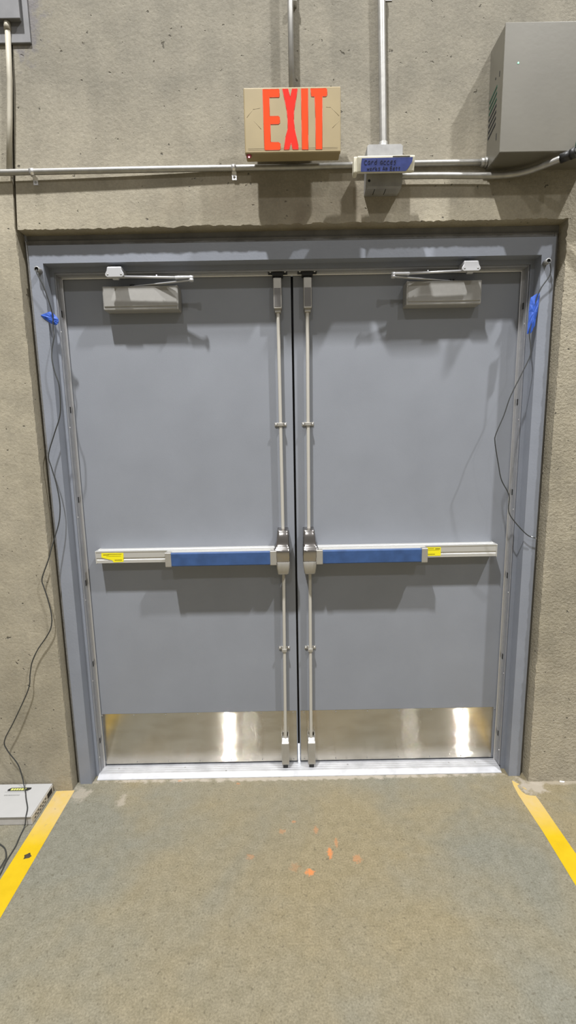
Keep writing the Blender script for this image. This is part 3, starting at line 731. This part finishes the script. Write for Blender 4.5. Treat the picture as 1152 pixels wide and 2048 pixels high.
Rp = [(.9310, -.118, 2.1040), (.9350, -.126, 2.1000), (.9380, -.128, 2.0930), (.9418, -.122, 2.0596), (.9130, -.114, 2.0100), (.9000, -.1085, 1.960), (.8930, -.1085, 1.905), (.8860, -.110, 1.8596), (.8895, -.116, 1.8148), (.8883, -.120, 1.7752), (.8587, -.120, 1.7066),
      (.8335, -.120, 1.6518), (.8185, -.120, 1.615), (.8025, -.120, 1.5592), (.7756, -.120, 1.4879), (.7735, -.120, 1.4555), (.7917, -.120, 1.3684), (.8066, -.120, 1.3095), (.8394, -.120, 1.2498), (.8403, -.120, 1.2), (.848, -.120, 1.1698),
      (.8802, -.120, 1.1288), (.9226, -.120, 1.0874), (.9534, -.120, 1.0746)]
rc = cable('short dark cable hanging loose in front of the right jamb, its end bare', Rp, .0021)
mb = MB(); mb.tube([(.9380, -.120, 1.0808), (.9600, -.120, 1.0720)], .0016, 8); mb.build('bare_wire_end', M['alu_bright'], rc)

# ------------------------------------------------------------------ floor tape, box, scraps
mb = MB(); mb.prism([(-1.0510, -.1400), (-.9730, -.1380), (-.9700, -.69), (-.966, -1.2), (-.96, -3), (-1.04, -3), (-1.046, -1.2), (-1.0490, -.557)], 'z', 0, .0007)
o = mb.build('floor_tape', M['ftape']); tag(o, 'left yellow floor marking line starting beside the white box', 'floor line', 'yellow floor lines')
mb = MB(); mb.prism([(.9190, -.1290), (.9260, -.1330), (.9340, -.1440), (.9390, -.1470), (.9400, -.1530), (.9330, -.1560), (.9300, -.1560), (.9275, -.1700), (.9310, -.1950), (.9400, -.2100), (.9550, -.2170), (.9760, -.2190), (.9780, -.24),
                    (.9780, -.498), (.977, -1.2), (.975, -3), (.885, -3), (.898, -1.0), (.9050, -.62), (.9110, -.40), (.9080, -.212), (.9120, -.16)], 'z', 0, .0007)
mb.prism([(.946, -.166), (.953, -.172), (.958, -.182), (.954, -.183), (.948, -.174)], 'z', 0, .0007)
o = mb.build('floor_tape', M['ftape']); tag(o, 'right yellow floor marking line with a torn upper end', 'floor line', 'yellow floor lines')
fb = thing('flat_box', 'flat white box with perforated side lying on the floor at the lower left', 'box', (-1.26, -.23, 0))
mb = MB(); mb.box(-1.47, -1.0605, -.3200, -.1450, 0, .0360, .002, 1); mb.build('box_body', M['whiteside'], fb)
mb = MB(); mb.box(-1.475, -1.0620, -.3235, -.1430, .0345, .0400, .0015, 2); lid = mb.build('lid', M['whitebox'], fb)
mb = MB()
def caps(x0, x1, y0, y1, sk):  # slanted capsule
    return [(x0+sk, y1), (x1, y1), (x1+sk*.3, (y0+y1)/2), (x1-sk, y0), (x0, y0), (x0-sk*.3, (y0+y1)/2)]
mb.prism(caps(-1.2330, -1.1400, -.1840, -.1650, .008), 'z', .0398, .0403); mb.build('logo_badge', M['black'], lid)
mb = MB()
x = -1.222
for w_ in (.012, .010, .011, .010, .012, .010):
    mb.box(x, x+w_-.0022, -.1800, -.1690, .0402, .0406); x += w_
mb.build('logo_lettering', M['logoy'], lid)
mb = MB(); mb.box(-1.240, -1.142, -.1900, -.1880, .0399, .0402)
x = -1.232
for k in range(11):
    w_ = random.uniform(.004, .008); mb.box(x, x+w_-.0012, -.2110, -.2050, .0399, .0402); x += w_+.0004
mb.build('small_print', M['greyink'], lid)
for r_ in range(2):
    for k in range(5):
        y = -.300+k*.0195+r_*.006
        mb = MB(); mb.box(-1.0610, -1.0598, y, y+.010, .010+r_*.011, .0145+r_*.011); mb.build('vent_slot', M['darkhole'], fb)
mb = MB(); mb.box(-1.0610, -1.0596, -.1950, -.1570, .008, .0300); mb.build('port_opening', M['darkhole'], fb)
# dirt lump on the left line
b = bmesh.new(); rr = [.016, .011, .017, .012, .015, .010, .0165, .011, .014]
v0 = [b.verts.new((-1.004+r*math.cos(2*PI*i/9), -.4640+r*.9*math.sin(2*PI*i/9), .0006)) for i, r in enumerate(rr)]
v1 = [b.verts.new((-1.004+r*.6*math.cos(2*PI*i/9+.2), -.4640+r*.55*math.sin(2*PI*i/9+.2), .0035+random.uniform(0, .002))) for i, r in enumerate(rr)]
for i in range(9): b.faces.new((v0[i], v0[(i+1) % 9], v1[(i+1) % 9], v1[i]))
b.faces.new(v1); b.faces.new(v0[::-1]); bmesh.ops.recalc_face_normals(b, faces=b.faces)
mb = MB(); mb._merge(b); o = mb.build('debris', M['debris']); tag(o, 'small dark leaf-like scrap on the left yellow line', 'debris')
mb = MB(); mb.prism([(1.118, -.144), (1.136, -.148), (1.141, -.141), (1.122, -.1375)], 'z', .0, .0035, .0006, 1)
o = mb.build('paper_scrap', M['scrap']); tag(o, 'tiny white scrap on the floor against the wall right of the doors', 'scrap')

# ------------------------------------------------------------------ light
def area(x, y, z, w, h, P, name, col=(.985, .99, 1)):
    L = bpy.data.lights.new(name, 'AREA'); L.shape = 'RECTANGLE'; L.size = w; L.size_y = h; L.energy = P; L.color = col
    o = bpy.data.objects.new(name, L); COL.objects.link(o); o.location = (x, y, z); return o
area(-1.2, -2.55, 7.2, .16, .26, 620, 'high_bay_light')
area(3.15, -2.55, 7.2, .16, .26, 450, 'high_bay_light')
area(-1.0, -7.3, 7.2, .3, .5, 120, 'high_bay_light')
area(2.8, -7.3, 7.2, .3, .5, 120, 'high_bay_light')
o = area(0, 1.6, 1.6, 1.5, 1.5, 120, 'daylight_outside', (.9, .95, 1)); o.rotation_euler = (math.radians(-20), 0, 0)

wd = bpy.data.worlds.new('World'); scn.world = wd; wd.use_nodes = True
wd.node_tree.nodes['Background'].inputs[0].default_value = (1, .96, .90, 1)
wd.node_tree.nodes['Background'].inputs[1].default_value = .23

# ------------------------------------------------------------------ camera
cam = bpy.data.cameras.new('camera'); co = bpy.data.objects.new('camera', cam); COL.objects.link(co); scn.camera = co
F, CX, CY, CZ, YAW, PIT, ROL = 961.105, -.03393, -1.99274, 1.50659, .00145, .16336, -.01782
cam.sensor_fit = 'VERTICAL'; cam.sensor_height = 36; cam.sensor_width = 36; cam.lens = F*36/2048; cam.clip_start = .02
cy, sy, cp, sp_, cr, sr = math.cos(YAW), math.sin(YAW), math.cos(PIT), math.sin(PIT), math.cos(ROL), math.sin(ROL)
fw = Vector((sy*cp, cy*cp, -sp_)); rt = Vector((cy, -sy, 0)); up = rt.cross(fw)
r2 = rt*cr + up*sr; u2 = -rt*sr + up*cr
co.matrix_world = Matrix(((r2.x, u2.x, -fw.x, CX), (r2.y, u2.y, -fw.y, CY), (r2.z, u2.z, -fw.z, CZ), (0, 0, 0, 1)))

scn.view_settings.view_transform = 'Standard'; scn.view_settings.look = 'None'; scn.view_settings.gamma = 1
scn.view_settings.use_curve_mapping = False; scn.view_settings.exposure = .05
